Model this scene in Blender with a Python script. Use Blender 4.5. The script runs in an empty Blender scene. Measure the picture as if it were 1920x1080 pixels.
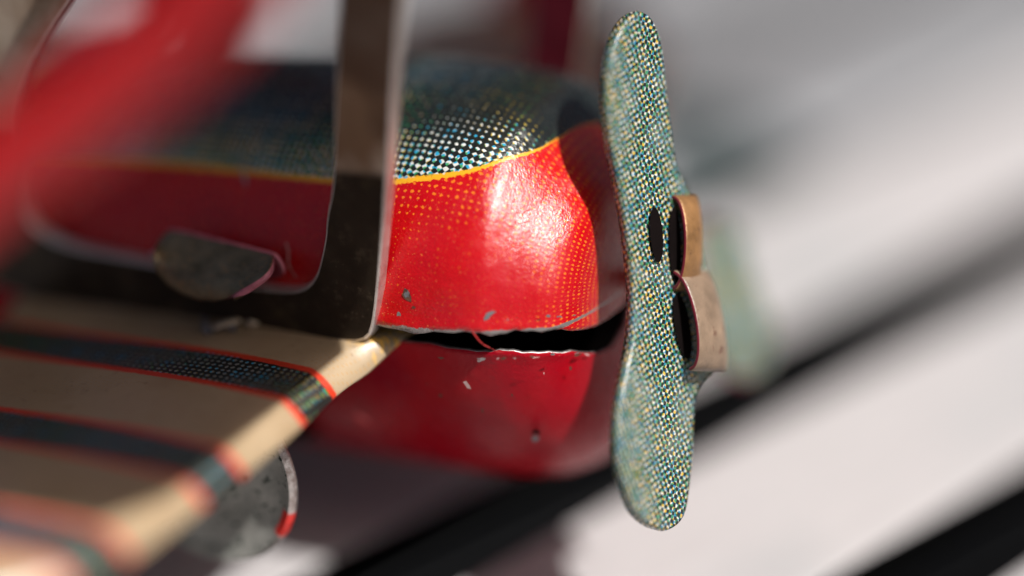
import bpy, bmesh, math, random
from math import radians, sin, cos, pi, atan2, sqrt
from mathutils import Vector, Matrix
random.seed(4)
S = bpy.context.scene
COL = S.collection

# ------------------------------------------------------------------ camera
TH, EL, PI_ = radians(28), radians(27), radians(7)      # camera yaw, camera tilt, nose-up pitch of the toy
CR = Vector((cos(TH), sin(TH), 0))
CB = Vector((sin(TH)*cos(EL), -cos(TH)*cos(EL), sin(EL)))
CU = Vector((-sin(TH)*sin(EL), cos(TH)*sin(EL), cos(EL)))
CAMLOC = CB*6.0
cd = bpy.data.cameras.new('camera'); cam = bpy.data.objects.new('camera', cd); COL.objects.link(cam)
cam.matrix_world = Matrix((( CR.x, CU.x, CB.x, CAMLOC.x), (CR.y, CU.y, CB.y, CAMLOC.y), (CR.z, CU.z, CB.z, CAMLOC.z), (0, 0, 0, 1)))
cd.lens = 112.5; cd.sensor_width = 36; cd.clip_start = .05; cd.clip_end = 400
cd.dof.use_dof = True; cd.dof.focus_distance = 6.055; cd.dof.aperture_fstop = .1125/(6.0*.135); cd.dof.aperture_blades = 0
S.camera = cam

# ------------------------------------------------------------------ toy frame (x to the nose, z up through the fins, y to the far side)
TX = Vector((cos(PI_), 0, sin(PI_))); TY = Vector((0, 1, 0)); TZ = Vector((-sin(PI_), 0, cos(PI_)))
def at(px, py, d):              # a point d away from the lens, as measured on the photograph
    return CAMLOC + d*((px-960)/6000*CR - (py-540)/6000*CU - CB)
ORG = at(1000, 500, 6.36)
def L(px, py, d):
    v = at(px, py, d)-ORG
    return Vector((v.dot(TX), v.dot(TY), v.dot(TZ)))

# ------------------------------------------------------------------ light
SUN_L = Vector((.62, -.12, .775)).normalized()
SUN = (TX*SUN_L.x + TY*SUN_L.y + TZ*SUN_L.z).normalized()
sd = bpy.data.lights.new('sun', 'SUN'); sun = bpy.data.objects.new('sun', sd); COL.objects.link(sun)
sd.energy = 5.0; sd.angle = radians(.6); sd.color = (1, .965, .92)
sun.rotation_euler = SUN.to_track_quat('Z', 'Y').to_euler()
w = bpy.data.worlds.new('World'); S.world = w; w.use_nodes = True
wt = w.node_tree; bg = wt.nodes['Background']
sky = wt.nodes.new('ShaderNodeTexSky'); sky.sky_type = 'NISHITA'; sky.sun_disc = False; sky.air_density = .7; sky.dust_density = 6; sky.ozone_density = .3
sky.sun_elevation = math.asin(SUN.z); sky.sun_rotation = atan2(SUN.x, SUN.y)
wt.links.new(sky.outputs[0], bg.inputs[0]); bg.inputs[1].default_value = .05
S.view_settings.view_transform = 'Standard'; S.view_settings.look = 'None'
S.view_settings.exposure = -.04; S.view_settings.gamma = 1

# ------------------------------------------------------------------ node helpers
class NT:
    def __init__(s, name):
        s.m = bpy.data.materials.new(name); s.m.use_nodes = True; s.t = s.m.node_tree; s.b = s.t.nodes['Principled BSDF']
    def n(s, typ, **kw):
        x = s.t.nodes.new(typ)
        for k, v in kw.items(): setattr(x, k, v)
        return x
    def put(s, sock, v):
        if isinstance(v, bpy.types.NodeSocket): s.t.links.new(v, sock)
        elif isinstance(v, (tuple, list)):
            sock.default_value = tuple(v)+((1,) if len(v) == 3 and sock.type == 'RGBA' else ())
        else: sock.default_value = v
    def math(s, op, a, b=0.0, c=0.0):
        x = s.n('ShaderNodeMath', operation=op); s.put(x.inputs[0], a); s.put(x.inputs[1], b); s.put(x.inputs[2], c); return x.outputs[0]
    def step(s, v, lo, hi, a=0.0, b=1.0):
        x = s.n('ShaderNodeMapRange'); s.put(x.inputs[0], v)
        for i, q in enumerate((lo, hi, a, b)): s.put(x.inputs[i+1], q)
        return x.outputs[0]
    def mix(s, f, a, b, mode='MIX'):
        x = s.n('ShaderNodeMix', data_type='RGBA', blend_type=mode); s.put(x.inputs[0], f); s.put(x.inputs[6], a); s.put(x.inputs[7], b); return x.outputs[2]
    def noise(s, vec, scale, detail=3.0, rough=.5, out=0):
        x = s.n('ShaderNodeTexNoise'); s.put(x.inputs['Vector'], vec); x.inputs['Scale'].default_value = scale
        x.inputs['Detail'].default_value = detail; x.inputs['Roughness'].default_value = rough; return x.outputs[out]
    def uv(s, name): return s.n('ShaderNodeUVMap', uv_map=name).outputs[0]
    def obj(s): return s.n('ShaderNodeTexCoord').outputs['Object']
    def xyz(s, v):
        x = s.n('ShaderNodeSeparateXYZ'); s.put(x.inputs[0], v); return x.outputs
    def wob(s, vec, scale, amt):                       # slightly uneven print
        nz = s.noise(vec, scale, 1.0, .5, 1)
        a = s.n('ShaderNodeVectorMath', operation='SUBTRACT'); s.put(a.inputs[0], nz); a.inputs[1].default_value = (.5, .5, .5)
        b = s.n('ShaderNodeVectorMath', operation='MULTIPLY_ADD'); s.put(b.inputs[0], a.outputs[0]); b.inputs[1].default_value = (amt,)*3; s.put(b.inputs[2], vec)
        return b.outputs[0]
    def screen(s, vec, ang, pitch, thr, soft=.35, shift=(0, 0)):
        """printer's halftone screen: 1 on a dot"""
        r = s.n('ShaderNodeVectorRotate', rotation_type='Z_AXIS'); s.put(r.inputs['Vector'], vec); r.inputs['Angle'].default_value = ang
        c = s.xyz(r.outputs[0]); k = 2*pi/pitch
        a = s.math('COSINE', s.math('MULTIPLY_ADD', c[0], k, shift[0])); b = s.math('COSINE', s.math('MULTIPLY_ADD', c[1], k, shift[1]))
        d = s.math('SUBTRACT', s.math('ADD', a, b), thr)
        return s.step(d, -soft, soft)
    def bump(s, h, strength, dist=.01):
        x = s.n('ShaderNodeBump'); x.inputs['Strength'].default_value = strength; x.inputs['Distance'].default_value = dist; s.put(x.inputs['Height'], h)
        s.t.links.new(x.outputs[0], s.b.inputs['Normal']); return x
    def set(s, **kw):
        for k, v in kw.items(): s.put(s.b.inputs[k.replace('_', ' ')], v)
        return s
    def curve(s, v, pts, lo, hi, vmax):
        x = s.n('ShaderNodeFloatCurve'); c = x.mapping.curves[0]
        P = [((a-lo)/(hi-lo), b/vmax) for a, b in pts]
        c.points[0].location = P[0]; c.points[1].location = P[-1]
        for p in P[1:-1]: c.points.new(*p)
        x.mapping.update(); s.put(x.inputs[1], s.step(v, lo, hi)); return s.math('MULTIPLY', x.outputs[0], vmax)

RED = (.58, .003, .004); YEL = (.86, .42, .02); PAPER = (.78, .74, .68)
CY = (.03, .36, .62); YE = (.92, .62, .06); MA = (.7, .06, .25)

def litho_mix(t, vec, pitch, kthr, cthr, ythr, base=(.80, .80, .78), kcol=(.012, .018, .017), soft=.4, seed=0.0):
    """four colour tin printing: cyan, yellow and black screens over white enamel"""
    v = t.wob(vec, 1/pitch*.8, pitch*.55)
    big = t.noise(vec, 9+seed, 2)
    ct = t.math('ADD', cthr, t.step(big, .3, .7, -.45, .45))
    c1 = t.mix(t.screen(v, .26, pitch*.97, ct, soft, (.5, 1.1)), base, CY)
    c2 = t.mix(t.screen(v, .02, pitch*1.04, ythr, soft, (2.1, .4)), c1, YE, 'MULTIPLY')
    c3 = t.mix(t.screen(v, .75, pitch*1.35, t.math('ADD', ct, .8), soft, (1.1, 2.4)), c2, (.05, .32, .12))
    return t.mix(t.screen(v, 0.0, pitch, kthr, soft, (0, 0)), c3, kcol)

def tin_gloss(t, vec, rough=.22, fine=.25):
    n1 = t.noise(vec, 170, 3, .65); n2 = t.noise(vec, 14, 2)
    h = t.math('ADD', t.math('MULTIPLY', n1, .35), n2)
    t.bump(h, fine, .006)
    t.set(Roughness=t.step(t.noise(vec, 30, 4), .3, .7, rough-.05, rough+.1), Coat_Weight=.15, Coat_Roughness=.2)
    t.b.inputs['Specular IOR Level'].default_value = .45

# ---- fuselage print
def mat_fuselage(upper):
    t = NT('printed_tin_upper' if upper else 'printed_tin_lower')
    uvp = t.uv('print'); pos = t.uv('pos'); c = t.xyz(pos); x, ph = c[0], c[1]
    o = t.obj()
    grime = t.noise(o, 6, 4)
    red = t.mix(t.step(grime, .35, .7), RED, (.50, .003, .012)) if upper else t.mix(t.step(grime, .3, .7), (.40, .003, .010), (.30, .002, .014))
    if upper:
        line = t.curve(x, [(-1.4, .765), (-1.0, .761), (-.66, .762), (-.47, .755), (-.256, .75), (-.15, .765), (-.073, .803), (.0, .86), (.044, .925), (.08, 1.03), (.108, 1.17), (.125, 1.38), (.14, 1.75), (.25, 2.6)], -1.4, .25, 3.2)
        wav = t.math('MULTIPLY', t.math('SUBTRACT', t.noise(uvp, 130, 1), .5), .03)
        s = t.math('ADD', t.math('SUBTRACT', ph, line), wav)
        kt = t.math('ADD', t.step(s, .04, .40, .02, -2.0), t.step(t.noise(uvp, 60, 2), .3, .7, -.25, .25))
        kt = t.math('SUBTRACT', t.math('ADD', kt, t.step(x, -.1, -.2, 0, .4)), t.step(x, .07, .13, 0, 2.0))
        dark = litho_mix(t, uvp, .0146, kt, .35, .25, base=(.70, .72, .70), kcol=(.010, .014, .014))
        # sparse orange dots in the red near the line and towards the nose
        d = t.math('SQRT', t.math('ADD', t.math('POWER', t.math('DIVIDE', t.math('SUBTRACT', x, .03), .14), 2.0),
                                   t.math('POWER', t.math('DIVIDE', t.math('SUBTRACT', ph, .28), .34), 2.0)))
        thr = t.step(d, .88, 1.5, 2.1, 1.25)
        thr2 = t.math('ADD', thr, t.step(x, -.22, -.08, 1.1, 0.0))
        thr2 = t.math('ADD', thr2, t.step(t.noise(uvp, 26, 3), .35, .65, .35, -.25))
        od = t.screen(t.wob(uvp, 90, .009), .0, .0152, thr2, .25)
        red = t.mix(t.math('MULTIPLY', od, .75), red, (.90, .25, .015))
        # tiny pale pinholes in the lacquer
        ph_ = t.step(t.math('ADD', t.noise(uvp, 260, 1, .4), t.step(x, -.1, -.2, 0, .035)), .70, .74)
        red = t.mix(t.math('MULTIPLY', ph_, .8), red, (.80, .26, .08))
        col = t.mix(t.step(s, .0, .006), red, YEL)
        col = t.mix(t.step(s, .026, .036), col, dark)
        edge = t.math('ABSOLUTE', t.math('SUBTRACT', ph, .09))
    else:
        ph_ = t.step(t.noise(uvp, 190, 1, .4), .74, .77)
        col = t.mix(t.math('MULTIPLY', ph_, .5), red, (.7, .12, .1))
        edge = t.math('ABSOLUTE', t.math('ADD', ph, .0))
    # worn bare rim where the halves meet
    wear = t.math('ADD', t.math('MULTIPLY', edge, 26.0), t.math('MULTIPLY', t.noise(uvp, 42, 5, .7), -1.25))
    wm = t.step(wear, -.16, -.26)
    st = t.n('ShaderNodeMapping'); t.put(st.inputs[0], uvp); st.inputs['Scale'].default_value = (1, 9, 1) if upper else (9, 1.2, 1)
    scr = t.step(t.noise(st.outputs[0], 34, 5, .8), .70, .73)
    wm = t.math('MAXIMUM', wm, t.math('MULTIPLY', scr, .55))
    col = t.mix(wm, col, (.42, .38, .37))
    tin_gloss(t, o, .225, .6)
    t.b.inputs['Specular IOR Level'].default_value = .75 if upper else .2; t.b.inputs['Coat Weight'].default_value = .0
    t.set(Base_Color=col, Metallic=t.math('MULTIPLY', wm, .6))
    return t.m

def mat_plain(name, col, rough=.45, metal=0.0, var=.25, scale=20, bump=.2, coat=0.0, spot=None):
    t = NT(name); o = t.obj()
    n = t.noise(o, scale, 5, .6)
    c = t.mix(t.step(n, .3, .7), tuple(q*(1-var) for q in col), tuple(min(1, q*(1+var)) for q in col))
    if spot: c = t.mix(t.step(t.noise(o, scale*1.7, 4, .7), .58, .68), c, spot)
    t.bump(t.noise(o, scale*6, 3), bump, .004)
    t.set(Base_Color=c, Roughness=t.step(n, .3, .7, rough*.8, rough*1.2), Metallic=metal, Coat_Weight=coat)
    return t.m

def mat_wing(far=False):
    """cream wing with dark green chord stripes edged in red, position (x, span)"""
    t = NT('striped_wing_tin'); pos = t.uv('pos'); c = t.xyz(pos); o = t.obj()
    cream = t.mix(t.step(t.noise(o, 7, 4), .3, .7), (.38, .275, .165), (.50, .385, .25))
    dots = t.screen(t.wob(pos, 80, .004), .3, .011, 1.15, .3)
    cream = t.mix(t.math('MULTIPLY', dots, .45), cream, (.50, .30, .12))
    cream = t.mix(t.math('MULTIPLY', t.step(t.noise(o, 55, 4, .7), .60, .70), .6), cream, (.22, .13, .07))
    cream = t.mix(t.math('MULTIPLY', t.step(t.noise(o, 3.5, 5, .6), .48, .66), .55), cream, (.33, .21, .12))
    dark = litho_mix(t, pos, 0.0142, -.75, .85, .9, base=(.24, .25, .23), kcol=(.018, .022, .020), seed=2)
    y = t.math('ABSOLUTE', c[1])
    y = t.math('ADD', y, t.math('MULTIPLY', t.math('SUBTRACT', t.noise(pos, 90, 1), .5), .006))
    y = t.math('SUBTRACT', y, t.math('MULTIPLY', t.math('ADD', c[0], .95), .036))
    f = t.math('SUBTRACT', t.math('MODULO', t.math('ADD', y, -.083), .33), .165)     # stripe centres at .578, .908, 1.238
    d = t.math('ABSOLUTE', f)
    stripe = t.step(d, .049, .053, 1.0, 0.0); edge = t.step(d, .066, .071, 1.0, 0.0)
    on = t.step(y, .44, .45)
    col = t.mix(t.math('MULTIPLY', edge, on), cream, (.66, .05, .02))
    col = t.mix(t.math('MULTIPLY', stripe, on), col, dark)
    # yellow printed fringe at the root corner
    rt = t.math('MULTIPLY', t.step(y, .40, .37), t.step(t.noise(pos, 75, 3), .5, .56))
    col = t.mix(rt, col, (.85, .50, .10))
    tin_gloss(t, o, .34, .18)
    t.set(Base_Color=col); t.b.inputs['Coat Weight'].default_value = .15
    return t.m

def mat_prop():
    t = NT('propeller_litho'); pos = t.uv('print'); o = t.obj()
    v = t.wob(pos, 60, .006)
    base = t.mix(t.step(t.noise(o, 5, 2), .35, .65), (.70, .73, .68), (.76, .73, .64))
    big = t.step(t.noise(pos, 14, 2), .3, .7, -.4, .4)
    P = .0108
    c = t.mix(t.screen(v, .26, P, t.math('ADD', .0, big), .4, (.5, 1.1)), base, (.02, .24, .44))
    c = t.mix(t.screen(v, -.2, P*1.02, t.math('SUBTRACT', .15, big), .4, (2.1, .4)), c, (.95, .60, .08), 'MULTIPLY')
    c = t.mix(t.screen(v, .8, P*1.3, .85, .4, (0, 2)), c, (.05, .27, .14))
    c = t.mix(t.screen(v, .55, P*1.02, .0, .3, (3.0, .9)), c, (.012, .016, .02))
    c = t.mix(t.math('MULTIPLY', t.step(t.noise(o, 9, 6, .7), .50, .66), .3), c, (.34, .37, .33))
    c = t.mix(t.math('MULTIPLY', t.step(t.noise(o, 48, 5, .75), .63, .69), .8), c, (.16, .14, .12))
    tin_gloss(t, o, .26, .35)
    t.set(Base_Color=c)
    return t.m

def mat_metal(name, c1, c2, rough, scale=9, spots=(.10, .07, .045), zsplit=None):
    t = NT(name); o = t.obj(); n = t.noise(o, scale, 6, .65)
    c = t.mix(t.step(n, .32, .68), c1, c2)
    c = t.mix(t.step(t.noise(o, scale*4, 5, .75), .56, .70), c, spots)
    if zsplit is not None:                             # beige reflection painted on the upper part, dark tin below
        c = t.mix(t.math('MULTIPLY', t.step(t.noise(o, 4.2, 4, .6), .52, .68), .75), c, (.15, .11, .062))  # beige reflection on the lower bar, put in as blotches
        z = t.xyz(o)[2]
        z2 = t.math('ADD', t.xyz(o)[0], t.math('MULTIPLY', z, -.22))
        up_ = t.mix(t.step(t.noise(o, 5, 4, .6), .40, .62), zsplit[1], (.52, .42, .33))
        up_ = t.mix(t.math('MULTIPLY', t.step(t.noise(o, 3.1, 2), .50, .60), .8), up_, (.10, .055, .035))
        c = t.mix(t.step(t.math('ADD', z, t.math('MULTIPLY', n, .02)), zsplit[0]-.008, zsplit[0]+.012), c, up_)
    t.bump(t.math('ADD', n, t.math('MULTIPLY', t.noise(o, 150, 3), .25)), .25, .01)
    met = .85 if zsplit is None else t.step(t.xyz(o)[2], zsplit[0], zsplit[0]+.02, .15, .25)
    t.set(Base_Color=c, Metallic=met, Roughness=t.step(n, .3, .7, rough*.8, rough*1.3))
    if zsplit is not None: t.b.inputs['Specular IOR Level'].default_value = .2
    return t.m

M = {}
M['upper'] = mat_fuselage(True); M['lower'] = mat_fuselage(False)
M['wing'] = mat_wing(); M['prop'] = mat_prop()
M['frame'] = mat_metal('bare_dark_tin', (.022, .016, .011), (.060, .044, .030), .34, 6, (.10, .075, .05), zsplit=(.365, (.26, .165, .10)))  # paler spots are painted glints, the height split a painted reflection
M['edge'] = mat_metal('cut_tin_edge', (.62, .57, .53), (.78, .74, .70), .42, 40, (.35, .28, .24))
M['tab'] = mat_metal('olive_tarnished_tin', (.17, .14, .085), (.36, .30, .20), .38, 22, (.46, .25, .10))
M['wheel'] = mat_metal('dark_green_wheel_tin', (.13, .14, .12), (.24, .24, .20), .42, 16, (.02, .035, .025))
M['brass'] = mat_plain('rusty_copper_tin', (.30, .155, .06), .4, .25, .35, 22, .4, spot=(.13, .06, .03))
M['beige'] = mat_plain('brown_beige_lacquer', (.25, .175, .12), .4, 0, .3, 18, .4, spot=(.14, .07, .045))
M['pink'] = mat_plain('pink_glint_edge', (.62, .20, .26), .35, scale=60)  # pink edge print, with the red body's glint put into the colour
M['black'] = mat_plain('dark_inside', (.006, .004, .004), .9)
M['maroon'] = mat_plain('maroon_enamel', (.16, .01, .025), .4)
M['red'] = mat_plain('red_enamel', (.84, .006, .012), .35, coat=.2, var=.1)
M['silver'] = mat_metal('chipped_bare_tin', (.45, .42, .42), (.65, .62, .60), .4, 60, (.2, .18, .17))
M['flake'] = mat_plain('grey_paint_flake', (.16, .155, .17), .5)
M['cream'] = mat_plain('cream_paint_flake', (.75, .62, .45), .5)
M['black'].node_tree.nodes['Principled BSDF'].inputs['Specular IOR Level'].default_value = .05
M['fibre'] = mat_plain('pale_fibre', (.62, .42, .40), .7)
M['redfibre'] = mat_plain('red_fibre', (.45, .02, .02), .7)

# ------------------------------------------------------------------ object helpers
def link(name, me, mats, parent=None, smooth=True):
    o = bpy.data.objects.new(name, me); COL.objects.link(o)
    for m in (mats if isinstance(mats, (list, tuple)) else [mats]): me.materials.append(m)
    if smooth:
        for p in me.polygons: p.use_smooth = True
    if parent: o.parent = parent
    return o
def tag(o, label=None, cat=None, group=None, kind=None):
    for k, v in (('label', label), ('category', cat), ('group', group), ('kind', kind)):
        if v: o[k] = v
    return o
def grid(rows, closed=False, uvs=None):
    """rows of equal length lists of points -> mesh; uvs: dict name -> rows of (u, v)"""
    n = len(rows[0]); V = [p for r in rows for p in r]; Fc = []
    for i in range(len(rows)-1):
        for j in range(n if closed else n-1):
            k = (j+1) % n
            Fc.append((i*n+j, i*n+k, (i+1)*n+k, (i+1)*n+j))
    me = bpy.data.meshes.new('m'); me.from_pydata([tuple(v) for v in V], [], Fc); me.update()
    for name, U in (uvs or {}).items():
        lay = me.uv_layers.new(name=name); flat = [u for r in U for u in r]
        for lp in me.loops: lay.data[lp.index].uv = flat[lp.vertex_index]
    return me
def solid(o, th, offset=-1, rim=None, bevel=0.0, sub=0):
    if sub:
        s = o.modifiers.new('s', 'SUBSURF'); s.levels = s.render_levels = sub
    m = o.modifiers.new('t', 'SOLIDIFY'); m.thickness = th; m.offset = offset; m.use_even_offset = False
    if rim is not None: m.material_offset_rim = rim
    if bevel:
        b = o.modifiers.new('b', 'BEVEL'); b.width = bevel; b.segments = 2; b.limit_method = 'ANGLE'; b.angle_limit = radians(50)
def tube(pts, r, n=8, taper=1.0):
    rows = []
    for i, p in enumerate(pts):
        a = Vector(pts[max(i-1, 0)]); b = Vector(pts[min(i+1, len(pts)-1)]); t = (b-a).normalized()
        u = t.orthogonal().normalized(); v = t.cross(u); rr = r*(1-(1-taper)*i/(len(pts)-1))
        rows.append([Vector(p)+rr*(cos(2*pi*k/n)*u+sin(2*pi*k/n)*v) for k in range(n)])
    return grid(rows, True)
def interp(x, tab):
    if x <= tab[0][0]: return tab[0][1]
    for (a, b), (c, d) in zip(tab, tab[1:]):
        if x <= c: return b+(d-b)*(x-a)/(c-a)
    return tab[-1][1]
def cr(x, tab):                                         # smooth (monotone Hermite) interpolation
    n = len(tab)
    if x <= tab[0][0]: return tab[0][1]
    if x >= tab[-1][0]: return tab[-1][1]
    i = max(k for k in range(n-1) if tab[k][0] <= x)
    def sl(k):
        if k <= 0 or k >= n-1: k0, k1 = max(k-1, 0), min(k+1, n-1); return (tab[k1][1]-tab[k0][1])/(tab[k1][0]-tab[k0][0])
        a = (tab[k][1]-tab[k-1][1])/(tab[k][0]-tab[k-1][0]); b = (tab[k+1][1]-tab[k][1])/(tab[k+1][0]-tab[k][0])
        return 0 if a*b <= 0 else 2*a*b/(a+b)
    x0, y0 = tab[i]; x1, y1 = tab[i+1]; h = x1-x0; t = (x-x0)/h
    return y0*(2*t**3-3*t*t+1)+sl(i)*h*(t**3-2*t*t+t)+y1*(-2*t**3+3*t*t)+sl(i+1)*h*(t**3-t*t)

# ------------------------------------------------------------------ the planked top the toy stands over
ZG = at(880, 1080, 6.5).z
DIR = Vector((.291, .957, 0)).normalized(); PER = Vector((.957, -.291, 0)).normalized()
def mat_plank(c1=(.47, .45, .455), c2=(.54, .52, .525), worn=.55, name='white_painted_plank'):
    t = NT(name); o = t.obj()
    st = t.n('ShaderNodeMapping'); t.put(st.inputs[0], o); st.inputs['Scale'].default_value = (6, .6, 6)
    g = t.noise(st.outputs[0], 6, 6, .6)
    c = t.mix(t.step(g, .3, .7), c1, c2)
    c = t.mix(t.step(t.noise(o, 1.3, 4), .52, .72, 0, worn), c, (.36, .38, .39))
    t.bump(g, .2, .02); t.set(Base_Color=c, Roughness=.55)
    return t.m
M['plank'] = mat_plank(); M['grey'] = mat_plank((.24, .245, .26), (.36, .36, .375), .5, 'shaded_grey_plank'); M['stain'] = mat_plain('black_stained_side', (.003, .003, .003), .9); M['stain'].node_tree.nodes['Principled BSDF'].inputs['Specular IOR Level'].default_value = 0  # grey planks: shade on the rear boards put into their colour
top = bpy.data.objects.new('slatted_bench_top', None); COL.objects.link(top); top.location = (0, 0, ZG); tag(top, kind='structure')
def plank_mesh(wd, ln, th, cuts=1):
    bm = bmesh.new()
    bmesh.ops.create_cube(bm, size=1, matrix=Matrix.Diagonal((wd, ln, th, 1)))
    bmesh.ops.bevel(bm, geom=bm.edges[:], offset=.022, segments=3, affect='EDGES', profile=.6)
    for f in bm.faces: f.material_index = 0 if f.normal.z > .55 else 1
    me = bpy.data.meshes.new('plank'); bm.to_mesh(me); bm.free(); return me
PW, PG = .512, .252
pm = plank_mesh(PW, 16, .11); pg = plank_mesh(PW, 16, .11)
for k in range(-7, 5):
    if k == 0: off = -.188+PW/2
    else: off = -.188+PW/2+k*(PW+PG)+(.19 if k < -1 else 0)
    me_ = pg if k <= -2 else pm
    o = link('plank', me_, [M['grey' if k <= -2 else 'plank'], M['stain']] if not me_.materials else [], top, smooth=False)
    c = PER*off + DIR*2.0
    o.location = (c.x, c.y, -.055+.004*sin(k*5.1)); o.rotation_euler = (0, 0, atan2(DIR.y, DIR.x)-pi/2)
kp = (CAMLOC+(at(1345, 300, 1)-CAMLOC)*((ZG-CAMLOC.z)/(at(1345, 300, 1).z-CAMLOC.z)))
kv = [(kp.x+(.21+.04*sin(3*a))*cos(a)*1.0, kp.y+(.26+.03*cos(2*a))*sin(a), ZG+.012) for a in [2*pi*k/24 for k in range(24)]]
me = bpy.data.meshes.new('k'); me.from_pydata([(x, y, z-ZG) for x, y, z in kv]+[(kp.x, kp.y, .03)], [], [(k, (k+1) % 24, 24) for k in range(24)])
link('shadow_spot', me, mat_plain('dark_green_shadow', (.012, .03, .03), .7), top)  # flat dark disc standing in for a shadow on the planks
me = bpy.data.meshes.new('g'); me.from_pydata([(-60, -60, -5), (60, -60, -5), (60, 60, -5), (-60, 60, -5)], [], [(0, 1, 2, 3)])
tag(link('ground', me, mat_plain('dark_soil', (.004, .004, .004), 1, scale=2)), kind='structure')

# ------------------------------------------------------------------ the toy
toy = bpy.data.objects.new('toy_biplane', None); COL.objects.link(toy)
toy.matrix_world = Matrix(((TX.x, TY.x, TZ.x, ORG.x), (TX.y, TY.y, TZ.y, ORG.y), (TX.z, TY.z, TZ.z, ORG.z), (0, 0, 0, 1)))
tag(toy, 'worn red tin toy biplane with dotted propeller and cream and green striped wing', 'toy plane')

RT = [(-2.2, .20), (-1.8, .30), (-1.4, .36), (-1.0, .375), (-.6, .39), (-.3, .40), (-.1, .40), (0, .392), (.08, .374), (.10, .362), (.15, .327), (.20, .290), (.218, .25), (.231, .17), (.236, .09), (.238, .0)]
KZ = [(-.02, 1.0), (.06, .985), (.12, .92), (.16, .86), (.20, .80)]
RL = [(-2.2, .20), (-1.8, .30), (-1.4, .36), (-1.0, .375), (-.6, .39), (-.3, .40), (-.1, .402), (0, .40), (.08, .390), (.14, .368), (.18, .338), (.21, .295), (.229, .23), (.236, .14), (.238, .0)]
def rad(x): return cr(x, RT)
def radl(x): return cr(x, RL)
XS = [-2.2+.06*i for i in range(31)] + [-.36+.02*i for i in range(22)] + [.08+.008*i for i in range(16)] + [.206+.004*i for i in range(8)] + [.2365, .238]
XS = sorted(set(round(v, 4) for v in XS if v <= .238))
def bodypt(x, ph, up=True, off=0.0):
    r = rad(x)+off
    if up: return Vector((x, -r*cos(ph), r*sin(ph)*cr(x, KZ)))
    r = radl(x)+off; q = (.008+.042*cos(ph)**4)*min(1, r/.2); return Vector((x, -(r-q)*cos(ph), (r-q)*1.08*sin(ph)))
def shell(up):
    rows, uvp, uvq = [], [], []; s = 0; prev = None; N = 88
    for x in XS:
        r = max(rad(x), .0005)
        if prev is not None: s += sqrt((x-prev[0])**2+(r-prev[1])**2)
        prev = (x, r); row, a, b = [], [], []
        jag = .004*sin(x*37)+.003*sin(x*91+1)+.002*sin(x*230)
        if up: lo = math.asin(max(-.5, min(.9, (interp(x, [(-.1, .036), (.14, .034), (.18, .027), (.21, .013), (.229, -.028)])+jag)/r))) if r > .06 else 0; hi = pi-lo
        else:
            hi = -math.asin(min(.6, max(0, interp(x, [(-.1, .012), (.08, .016), (.14, .021), (.18, .031), (.21, .041), (.229, .066)])+jag*.6)/max(r, .05))) ; lo = -pi-hi
        for j in range(N+1):
            ph = lo+(hi-lo)*j/N
            rim = .006*math.exp(-((j if up else N-j)/1.5)**2)*(1 if r > .1 else 0)      # edges very slightly flared
            v = bodypt(x, ph, up, rim); row.append(v); a.append((s, ph*.4)); b.append((x, ph))
        rows.append(row); uvp.append(a); uvq.append(b)
    me = grid(rows, False, {'print': uvp, 'pos': uvq})
    return me
us = link('upper_body_shell', shell(True), [M['upper'], M['black'], M['silver']], toy)
m = us.modifiers.new('t', 'SOLIDIFY'); m.thickness = .007; m.offset = -1; m.material_offset = 1; m.material_offset_rim = 2
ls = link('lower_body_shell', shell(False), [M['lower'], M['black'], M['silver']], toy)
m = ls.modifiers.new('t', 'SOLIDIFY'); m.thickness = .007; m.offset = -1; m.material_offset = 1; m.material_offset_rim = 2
# solidify direction check: normals must look outward
for o_ in (us, ls):
    me = o_.data; f = me.polygons[len(me.polygons)//2]; c = f.center
    if Vector((0, c.y, c.z)).dot(f.normal) < 0: me.flip_normals()

# chips of bare tin on the body, cut to shape and lying on the skin
def hit_body(px, py, off=.0015, lower=False):
    o = L(960, 540, 0); d = (L(px, py, 1)-o); s = 5.3
    while s < 7:
        p = o+s*d; r = (radl(p.x)-.012 if lower else rad(p.x))+off
        k = 1.08 if lower else cr(p.x, KZ)
        if p.x < .238 and p.y**2+(p.z/k)**2 < r*r: return p
        s += .0015
    return o+6.1*d
def chip(pts, mat='silver', lower=False, name='paint_chip_or_dent_shading', off=.0018):
    V = [hit_body(x, y, off, lower) for x, y in pts]; c = sum(V, Vector())/len(V)
    me = bpy.data.meshes.new('c'); me.from_pydata([tuple(v) for v in V]+[tuple(c)], [], [(i, (i+1) % len(V), len(V)) for i in range(len(V))])
    return link(name, me, M[mat], toy)
rc = random.Random(11)
def ragged(cx, cy, w_, h_, mat, lower=False, rot=0.0):
    P = []
    for k in range(9):
        a = 2*pi*k/9; q = rc.uniform(.45, 1.15); x_, y_ = w_*q*cos(a), h_*q*sin(a)
        P.append((cx+x_*cos(rot)-y_*sin(rot), cy+x_*sin(rot)+y_*cos(rot)))
    chip(P, mat, lower)
M['rust'] = mat_plain('rusty_bare_patch', (.12, .055, .035), .6, .3, .5, 60)
ragged(762, 553, 9, 15, 'rust', rot=-.5); ragged(763, 552, 6, 11, 'flake', rot=-.5)
ragged(775, 576, 5, 4, 'rust'); ragged(748, 590, 5, 7, 'silver')
chip([(908, 609), (907, 597), (912, 587), (922, 583), (931, 584), (920, 592), (915, 601), (912, 613)], 'flake')
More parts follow.
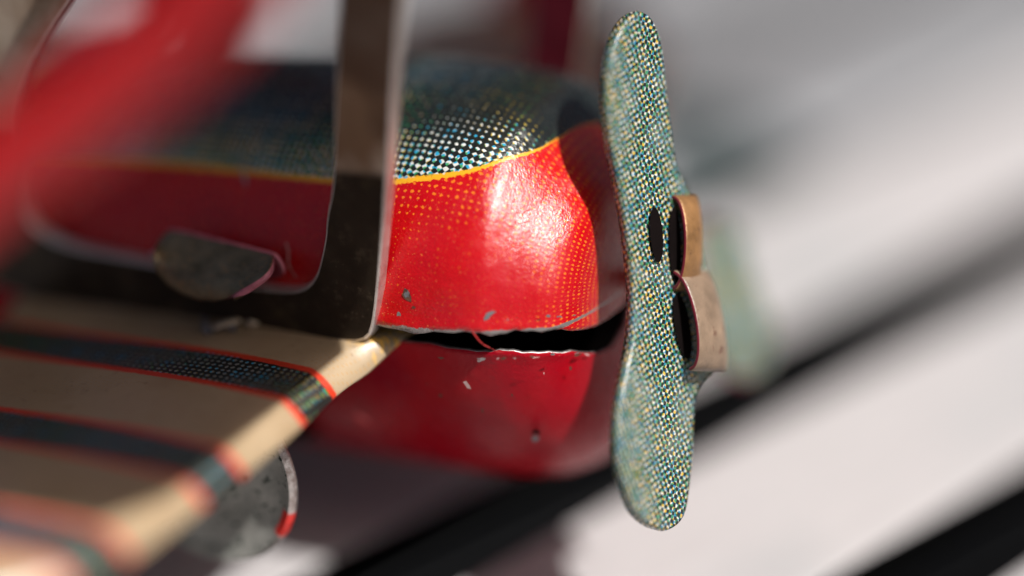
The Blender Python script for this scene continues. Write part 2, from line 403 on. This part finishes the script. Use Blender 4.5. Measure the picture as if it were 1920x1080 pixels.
for cx in (772, 790, 808, 822, 838, 852, 870, 893, 925, 948, 972, 1003, 1030, 1052):
    ragged(cx+rc.uniform(-5, 5), interp(cx, [(770, 613), (900, 614), (1000, 604), (1060, 594)])-rc.uniform(0, 9), rc.uniform(3, 11), rc.uniform(1.5, 5), rc.choice(['silver', 'flake', 'rust', 'rust']), rot=rc.uniform(-.4, .2))
for k in range(13):
    cx = rc.uniform(740, 1110); ragged(cx, interp(cx, [(740, 664), (900, 672), (1110, 664)])-4+rc.uniform(0, 9), rc.uniform(2, 9), rc.uniform(1.2, 3.2), rc.choice(['silver', 'rust', 'fibre']), True, rc.uniform(-.5, .5))
for cx, cy in ((660, 700), (905, 770), (800, 720), (826, 742), (1070, 690), (700, 820), (960, 740), (1020, 700)):
    ragged(cx, cy, rc.uniform(1.2, 3), rc.uniform(1.5, 5), 'fibre' if rc.random() < .5 else 'rust', True)
chip([(1060, 600), (1076, 590), (1094, 590), (1100, 596), (1082, 602), (1066, 604)], 'silver')
chip([(997, 820), (1003, 816), (1011, 819), (1010, 826), (1002, 829), (997, 825)], 'flake', True)  # small dent shown by colour alone: its pale side
chip([(996, 812), (1003, 804), (1012, 808), (1012, 816), (1003, 812), (998, 816)], 'black', True)  # dark side of the same dent, shade put into the colour
chip([(868, 716), (874, 714), (880, 722), (884, 730), (876, 728)], 'fibre', True)
chip([(664, 778), (672, 776), (690, 788), (694, 796), (682, 792)], 'red', True)
chip([(452, 318), (458, 322), (463, 340), (461, 352), (456, 336)], 'silver')
def hair(pts, r, mat, name, parent=toy, off=.006, lower=False):
    P = [hit_body(x, y, off, lower) for x, y in pts]
    Q = []
    for i in range(len(P)-1):
        for k in range(4):
            t = k/4; a, b = P[i], P[i+1]; pa = P[max(i-1, 0)]; pb = P[min(i+2, len(P)-1)]
            Q.append(.5*((2*a)+(b-pa)*t+(2*pa-5*a+4*b-pb)*t*t+(3*a-pa-3*b+pb)*t**3))
    Q.append(P[-1])
    return link(name, tube(Q, r, 6, .5), M[mat], parent)

# ---- lower wings
LE = [(-.28, -.085), (-.32, -.088), (-.36, -.102), (-.40, -.118), (-.45, -.135), (-.53, -.142), (-.7, -.134), (-.9, -.137), (-1.1, -.146), (-1.25, -.165), (-1.4, -.235), (-1.52, -.34), (-1.58, -.5)]
def le(y): return cr(-y, [(-a, b) for a, b in LE])
def te(y): return cr(-y, [(.28, -.99), (.36, -.985), (.5, -.95), (1.1, -.93), (1.4, -.87), (1.58, -.70)])
def wing(side):
    rows, uq = [], []
    for i in range(60):
        y = -.28-1.30*i/59; a, b = le(y), te(y); ys = y; a -= (.30*max(0, -y-.75) if side < 0 else 0); b -= (.20 if side < 0 else 0); row, u = [], []
        fl = .046*min(1, max(.12, (-y-.33)/.11)); w_ = .048*min(1, max(.35, (-y-.36)/.09))   # drooped leading edge
        prof = [(a-.03, -fl-.010), (a-.008, -fl-.009), (a-.001, -fl-.004), (a, -fl+.002), (a-w_*.22, -fl*.60), (a-w_*.5, -fl*.26), (a-w_*.8, -fl*.04), (a-w_, .003)]
        nx = 22
        for k in range(1, nx+1):
            t = k/nx; prof.append((a-w_+(b-a+w_)*t, .003+.012*sin(pi*min(1, t*1.3))**1*(1-t)))
        prof += [(b-.006, -.004), (b-.004, -.012)]
        arc = 0; pp = None
        for q in prof:
            row.append(Vector((q[0], ys*side, q[1]))); u.append((q[0], ys))
        rows.append(row); uq.append(u)
    me = grid(rows, False, {'pos': uq})
    if side < 0: me.flip_normals()
    o = link('lower_wing', me, [M['wing'], M['tab'], M['edge']], toy)
    m = o.modifiers.new('t', 'SOLIDIFY'); m.thickness = .010; m.offset = -1; m.material_offset = 1; m.material_offset_rim = 2
    return o
w1 = wing(1); w2 = wing(-1)
for o_ in (w1, w2):
    f = max(o_.data.polygons, key=lambda f: abs(f.normal.z)*(f.center.x < -.4))
    if f.normal.z < 0: o_.data.flip_normals()

# ---- upright wing frame: sheet with a rounded window
def ring_hit(poly, c, ang):
    d = Vector((cos(ang), sin(ang))); best = None
    for i in range(len(poly)):
        a, b = Vector(poly[i]), Vector(poly[(i+1) % len(poly)]); e = b-a; den = d.x*e.y-d.y*e.x
        if abs(den) < 1e-9: continue
        t = ((a.x-c.x)*e.y-(a.y-c.y)*e.x)/den; s = ((a.x-c.x)*d.y-(a.y-c.y)*d.x)/den
        if t > 0 and -1e-6 <= s <= 1+1e-6 and (best is None or t > best): best = t
    return c+d*best
def chaikin(p, n=2):
    for _ in range(n):
        q = []
        for i in range(len(p)):
            a, b = Vector(p[i]), Vector(p[(i+1) % len(p)]); q += [a*.75+b*.25, a*.25+b*.75]
        p = q
    return p
outer = chaikin([(-1.12, .003), (-.6, .000), (-.19, .000), (-.135, .010), (-.118, .05), (-.095, .15), (-.045, .358), (.032, .706), (.10, 1.0), (.13, 1.16), (.10, 1.20), (-.4, 1.2), (-.95, 1.2), (-1.0, 1.1), (-1.06, .7), (-1.12, .3)], 2)
inner = chaikin([(-.245, .105), (-.205, .21), (-.196, .26), (-.171, .323), (-.14, .48), (-.102, .697), (-.075, .86), (-.11, .94), (-.3, .96), (-.50, .88), (-.64, .73), (-.79, .57), (-.875, .43), (-.905, .30), (-.925, .20), (-.86, .135), (-.70, .118), (-.55, .108), (-.35, .090)], 3)
def frame_mesh(y0, y1):
    c = Vector((-.52, .5)); N = 220; bm = bmesh.new(); lv = []
    for y in (y0, y1):
        O, I = [], []
        for k in range(N):
            a = 2*pi*k/N; p = ring_hit(outer, c, a); q = ring_hit(inner, c, a)
            # the sheet leans and warps a touch
            wv = .006*sin(p.x*7)+.004*sin(p.y*9)
            O.append(bm.verts.new((p.x, y+wv, p.y))); I.append(bm.verts.new((q.x, y+wv, q.y)))
        lv.append((O, I))
    (O0, I0), (O1, I1) = lv
    for k in range(N):
        j = (k+1) % N
        bm.faces.new((O0[k], I0[k], I0[j], O0[j])).material_index = 0
        bm.faces.new((O1[k], O1[j], I1[j], I1[k])).material_index = 0
        bm.faces.new((O0[k], O0[j], O1[j], O1[k])).material_index = 1
        bm.faces.new((I0[k], I1[k], I1[j], I0[j])).material_index = 1
    bmesh.ops.recalc_face_normals(bm, faces=bm.faces)
    me = bpy.data.meshes.new('f'); bm.to_mesh(me); bm.free(); return me
fr = link('wing_frame', frame_mesh(-.412, -.378), [M['frame'], M['edge']], toy, smooth=False)
b = fr.modifiers.new('b', 'BEVEL'); b.width = .005; b.segments = 3; b.limit_method = 'ANGLE'; b.angle_limit = radians(60); b.material = 1
fr2 = link('wing_frame', frame_mesh(.386, .400), [M['maroon'], M['beige']], toy, smooth=False)

# ---- folded tab at the foot of the frame
def D(px, py, y):                                        # the point of the plane y = const seen at a pixel of the photograph
    o = L(960, 540, 0); d = L(px, py, 1)-o; return o+d*((y-o.y)/d.y)
ridge = [(306, 440), (316, 431), (345, 437), (380, 446), (420, 455), (460, 465), (495, 474), (513, 478)]
low = [(286, 482), (290, 505), (310, 532), (340, 552), (375, 565), (410, 566), (432, 556), (440, 549)]
rows = []
for i in range(9):
    t = i/8; row = []
    for (a, b), (c, d) in zip(ridge, low):
        px, py = a+(c-a)*t, b+(d-b)*t
        bx = 1.0 if a > 470 else 0.3
        px += 22*sin(pi*t)*(1 if a >= 495 else .4 if a > 440 else 0) - 4*sin(pi*t)*(a < 320)
        row.append(D(px, py, -.425-.075*sin(t*pi/2)**1.1))
    rows.append(row)
tabm = grid(rows); tb = link('folded_tab', tabm, [M['tab'], M['pink']], fr)
f = tabm.polygons[20]
if f.normal.y > 0: tabm.flip_normals()
solid(tb, .013, -1, 1, sub=2)
back = [(300, 500), (320, 508), (350, 515), (385, 520), (420, 524), (460, 526), (500, 526), (532, 520)]
rows = []
for i in range(5):
    t = i/4; rows.append([D(a+(c-a)*t+6*sin(pi*t)*(a > 490), b+(d-b)*t, -.423+.012*t) for (a, b), (c, d) in zip(ridge, back)])
# back leaf of the fold, standing on the frame's lower bar
tb2 = link('folded_tab_back', grid(rows), [M['maroon'], M['pink']], fr)
solid(tb2, .010, 1, 1, sub=1)

# ---- flakes on the wing
def wingpt(px, py, z=.016):
    o = L(960, 540, 0); d = L(px, py, 1)-o; return o+d*((z-o.z)/d.z)
def flake(pts, mat, lift=.012):
    V = [wingpt(x, y, .016+lift*h) for x, y, h in pts]; c = sum(V, Vector())/len(V)
    me = bpy.data.meshes.new('c'); me.from_pydata([tuple(v) for v in V]+[tuple(c)], [], [(i, (i+1) % len(V), len(V)) for i in range(len(V))])
    o = link('paint_flake', me, M[mat], w1); solid(o, .004, 0); return o
flake([(376, 590, 1), (388, 596, 1.4), (392, 612, .4), (400, 622, 0), (388, 628, 0), (378, 618, .3), (380, 604, .8)], 'flake')
flake([(394, 614, .2), (420, 606, .5), (448, 602, 1), (440, 613, .5), (444, 622, .1), (432, 620, .1), (420, 615, .1), (402, 622, .1)], 'flake')
flake([(398, 612, .8), (420, 602, 1.3), (446, 597, 1.6), (452, 602, 1.4), (424, 610, 1.2), (402, 618, .8)], 'cream')
flake([(455, 604, .5), (470, 600, .9), (486, 606, .7), (474, 612, .2)], 'cream')

# ---- upper wing (above the picture), outline and centre cut-out shaped for the shadow it casts
rows, uq = [], []
ZU = 1.2
for i in range(61):
    y = -1.37+2.74*i/60; ay = abs(y)
    a = interp(ay, [(0, .38), (.23, .40), (.42, .53), (.57, .70), (.61, .785), (1.25, .785), (1.45, .68)]); b = -.35
    rows.append([Vector((a+(b-a)*k/16, y, ZU+.03*sin(pi*k/16))) for k in range(17)]); uq.append([(a+(b-a)*k/16, y) for k in range(17)])
uw = link('unseen_upper_wing', grid(rows, False, {'pos': uq}), [M['wing']], toy); solid(uw, .012, 0)

# ---- red outer strut, close to the lens
def strip(cl, y, wdt, mat, name, th=.02, bend=.02):
    rows = []
    for i, (x, z) in enumerate(cl):
        a = Vector(cl[max(i-1, 0)]); b = Vector(cl[min(i+1, len(cl)-1)]); t = (b-a).normalized(); n = Vector((-t.y, t.x))
        rows.append([Vector((x+n.x*wdt*s, y+bend*(4*s*s), z+n.y*wdt*s)) for s in (-.5, -.4, -.25, 0, .25, .4, .5)])
    o = link(name, grid(rows), M[mat], toy); solid(o, th, 0, bevel=.004); return o
SC = [(-.80, .02), (-.70, .22), (-.52, .47), (-.32, .62), (-.118, .767), (.034, .861), (.183, .967), (.307, 1.068), (.398, 1.163), (.43, 1.21)]
strip(SC, -1.4, .145, 'red', 'wing_strut')
strip(SC, 1.4, .165, 'red', 'wing_strut')

# ---- wheels
def wheel(cx, cy, cz, side):
    prof = [(.0, .012), (.03, .012), (.034, .0), (.09, .006), (.15, .012), (.180, .002), (.190, -.006), (.197, -.008), (.202, -.004), (.205, .003), (.205, .011), (.200, .015), (.19, .013)]
    N = 96
    rows = [[Vector((r*cos(2*pi*k/N), side*d, r*sin(2*pi*k/N))) for k in range(N)] for r, d in prof[:7]]
    rows = [[Vector((max(r, .0005)*cos(2*pi*k/N), side*d, max(r, .0005)*sin(2*pi*k/N))) for k in range(N)] for r, d in prof]
    disc = grid(rows[:8], True); rim = grid(rows[7:], True)
    wd = link('wheel', disc, [M['wheeldisc']], toy); wd.location = (cx, cy, cz)
    link('wheel_rim', rim, [M['edge2']], wd)
    return wd
t = NT('wheel_disc_print'); o_ = t.obj(); n = t.noise(o_, 14, 5, .6)
c = t.mix(t.step(n, .35, .65), (.34, .34, .31), (.60, .59, .54))
c = t.mix(t.step(t.noise(o_, 60, 5, .7), .56, .62), c, (.02, .04, .025))
cc = t.xyz(o_); ang = t.math('ARCTAN2', cc[2], cc[0]); rr = t.math('SQRT', t.math('ADD', t.math('POWER', cc[0], 2.0), t.math('POWER', cc[2], 2.0)))
redspot = t.math('MULTIPLY', t.step(t.math('ABSOLUTE', t.math('ADD', ang, .50)), .155, .17, 1, 0), t.step(rr, .181, .183))
c = t.mix(redspot, c, (.75, .02, .01)); t.bump(n, .2, .01)
t.set(Base_Color=c, Roughness=.38, Metallic=t.step(redspot, 0, 1, .35, 0)); M['wheeldisc'] = t.m
t = NT('wheel_rim_tin'); o_ = t.obj(); cc = t.xyz(o_); ang = t.math('ARCTAN2', cc[2], cc[0])
redspot = t.step(t.math('ABSOLUTE', t.math('ADD', ang, .50)), .13, .17, 1, 0)
c = t.mix(t.step(t.noise(o_, 50, 4, .7), .4, .6), (.30, .24, .22), (.60, .55, .53)); c = t.mix(redspot, c, (.75, .02, .01))
t.bump(t.noise(o_, 60, 4), .5, .01)
t.set(Base_Color=c, Roughness=.3, Metallic=t.step(redspot, 0, 1, .8, 0)); M['edge2'] = t.m
wc = D(383, 878, -.60)
wheel(wc.x, -.60, wc.z, 1); wheel(wc.x, .60, wc.z, -1)
link('axle', tube([(wc.x, -.61, wc.z), (wc.x, .61, wc.z)], .014, 12), M['edge'], toy)
for sgn in (-1, 1):
    rows = [[Vector((wc.x-.05+.10*k, sgn*(.50-.26*i), wc.z+(-.34-wc.z)*i*.0 + (.0 if i == 0 else -.30-wc.z)*i)) for k in (0, 1)] for i in (0, 1)]
    o = link('landing_gear_leg', grid(rows), M['frame'], toy); solid(o, .012, 0)

# ---- propeller
LEFT = [(20, 1192), (24, 1178), (34, 1163), (50, 1150), (75, 1138), (110, 1129), (150, 1124), (190, 1123), (260, 1130), (340, 1146), (420, 1160), (500, 1170), (560, 1174), (610, 1173), (650, 1168), (700, 1157), (760, 1146), (820, 1142), (870, 1146), (920, 1160), (955, 1174), (976, 1192), (989, 1212), (996, 1236)]
RIGHT = [(20, 1194), (24, 1206), (34, 1220), (50, 1229), (75, 1238), (110, 1244), (150, 1248), (200, 1253), (260, 1261), (310, 1268), (345, 1284), (375, 1300), (430, 1312), (500, 1322), (600, 1338), (660, 1346), (690, 1340), (715, 1318), (745, 1304), (790, 1301), (850, 1299), (900, 1294), (940, 1289), (964, 1283), (981, 1272), (992, 1256), (996, 1244)]
def pdepth(px, py):
    s0 = interp(py, [(20, 1165), (300, 1160), (550, 1185), (850, 1230), (1000, 1250)])
    return 6.035+1.12*(px-s0)/1000 - interp(py, [(20, .035), (200, .035), (450, .03), (600, .02), (1000, .0)])
def prop_sheet():
    rows, up = [], []; N = 26
    ys = [20, 20.8, 22, 24, 27, 31, 36, 42]+[50+7.5*i for i in range(121)]+[956, 962, 968, 974, 980, 985, 989, 992, 994, 995.3, 996]
    ys = [y for y in ys if y <= 996]
    for y in ys:
        a, b = cr(y, LEFT), cr(y, RIGHT); row, u = [], []
        for j in range(N+1):
            t = .5-.5*cos(pi*j/N) if False else j/N
            px = a+(b-a)*t; d = pdepth(px, y)
            e = max(0, 1-(px-a)/22.0); d += .038*e*e                          # rim rolled back on the near edge
            d += .012*sin(pi*t)*(-1)                                           # slightly cupped
            v = L(px, y, d); row.append(v); u.append(((px-1200)/1000*1.5, y/1000))
        rows.append(row); up.append(u)
    return grid(rows, False, {'print': up})
pr = link('propeller', prop_sheet(), [M['prop'], M['maroon'], M['rim']] if 'rim' in M else [M['prop'], M['maroon'], M['edge']], toy)
f = pr.data.polygons[len(pr.data.polygons)//2]
if f.normal.x < 0: pr.data.flip_normals()
m = pr.modifiers.new('t', 'SOLIDIFY'); m.thickness = .018; m.offset = -1; m.material_offset = 1; m.material_offset_rim = 1
# third blade, pointing away from the lens
FL = [(415, 1340), (424, 1320), (440, 1312), (500, 1318), (600, 1330), (680, 1350), (703, 1375), (712, 1402)]
FR = [(415, 1344), (424, 1374), (440, 1390), (500, 1408), (560, 1426), (620, 1448), (660, 1452), (690, 1440), (705, 1424), (712, 1406)]
rows, up = [], []
for i in range(41):
    y = 415+297*i/40; a, b = cr(y, FL), cr(y, FR); row, u = [], []
    for j in range(13):
        px = a+(b-a)*j/12; row.append(L(px, y, 6.62+.16*j/12-.05*sin(pi*i/40))); u.append(((px-1200)/1000*1.5, y/1000))
    rows.append(row); up.append(u)
fb = link('far_blade', grid(rows, False, {'print': up}), [M['prop'], M['maroon']], pr)
if fb.data.polygons[200].normal.x < 0: fb.data.flip_normals()
m = fb.modifiers.new('t', 'SOLIDIFY'); m.thickness = .012; m.offset = -1; m.material_offset_rim = 1
# two bent clips on the hub
PN = -(L(1240, 530, pdepth(1240, 530))-L(1240, 630, pdepth(1240, 630))).cross(L(1340, 530, pdepth(1340, 530))-L(1240, 530, pdepth(1240, 530))).normalized()
if PN.x < 0: PN = -PN
def loop_clip(name, x0, x1, y0, y1, bulge, mat, rim, lean=0, squash=1.0):
    """half-tube bridge: base line on the sheet, bowed out along its normal, running away from the lens"""
    rows = []
    for j in range(9):
        s = j/8; px = x0+(x1-x0)*s; row = []
        k = (1-.15*s*s-.45*s**5)
        for i in range(15):
            a = pi*i/14; y = (y0+y1)/2-(y1-y0)/2*cos(a)
            p = L(px+lean*(y-y0)/(y1-y0), y, pdepth(px, y)-.004); row.append(p+PN*bulge*k*sin(a)**.8)
        rows.append(row)
    o = link(name, grid(rows), [mat, rim], pr)
    f = o.data.polygons[len(o.data.polygons)//2]
    if f.normal.dot(PN) < 0: o.data.flip_normals()
    m = o.modifiers.new('t', 'SOLIDIFY'); m.thickness = .010; m.offset = -1; m.material_offset_rim = 1
    m2 = o.modifiers.new('s', 'SUBSURF'); m2.levels = m2.render_levels = 1
    # outline of the shaded space under the loop, flat on the sheet
    V = [L(x0+3+(x1-x0)*.9*sx+lean*.5, (y0+y1)/2+(y1-y0)*.44*sy, pdepth(x0+3+(x1-x0)*.9*sx, (y0+y1)/2)-.006) for sx, sy in [(0, -1), (.5, -1), (1, -.8), (1, .8), (.5, 1), (0, 1)]]
    return o
loop_clip('axle_loop', 1256, 1304, 364, 548, .042, M['brass'], M['maroon'], 0)
loop_clip('retaining_clip', 1254, 1326, 505, 698, .048, M['beige'], M['maroon'], 34)
def slot_shade(cx, cy, rx, ry, lean):
    V, U = [], []
    for k in range(28):
        a = 2*pi*k/28; px = cx+rx*cos(a)+lean*sin(a); py = cy+ry*sin(a); V.append(L(px, py, pdepth(px, py)-.020))
    me = bpy.data.meshes.new('s'); me.from_pydata([tuple(v) for v in V], [], [tuple(range(28))])
    return link('slot_shade', me, M['black'], pr, smooth=False)
slot_shade(1231, 440, 12, 52, 4)
slot_shade(1266, 458, 11, 70, 2)  # black disc for the shade inside the axle loop
slot_shade(1280, 612, 15, 62, 10)  # black disc for the shade inside the retaining clip
link('axle_shaft', tube([(.15, 0, 0), (.30, -.03, .01)], .02, 12), M['edge'], pr)

# ---- loose fibres
hair([(884, 618), (893, 632), (905, 645), (918, 652), (934, 660), (944, 659)], .0016, 'redfibre', 'lint_thread', None, .012)
fib = bpy.data.objects[-1] if False else [o for o in COL.objects if o.name.startswith('lint_thread')][0]
fib.matrix_world = toy.matrix_world
tag(fib, 'thin red lint thread caught in the black gap between the body shells', 'lint')
f2 = hair([(536, 455), (541, 472), (540, 492), (547, 508), (556, 520)], .0014, 'fibre', 'dust_fibre', None, .008)
f2.matrix_world = toy.matrix_world
tag(f2, 'pale dust fibre stuck on the dark red body behind the folded tab', 'fibre')

S.render.engine = 'CYCLES'
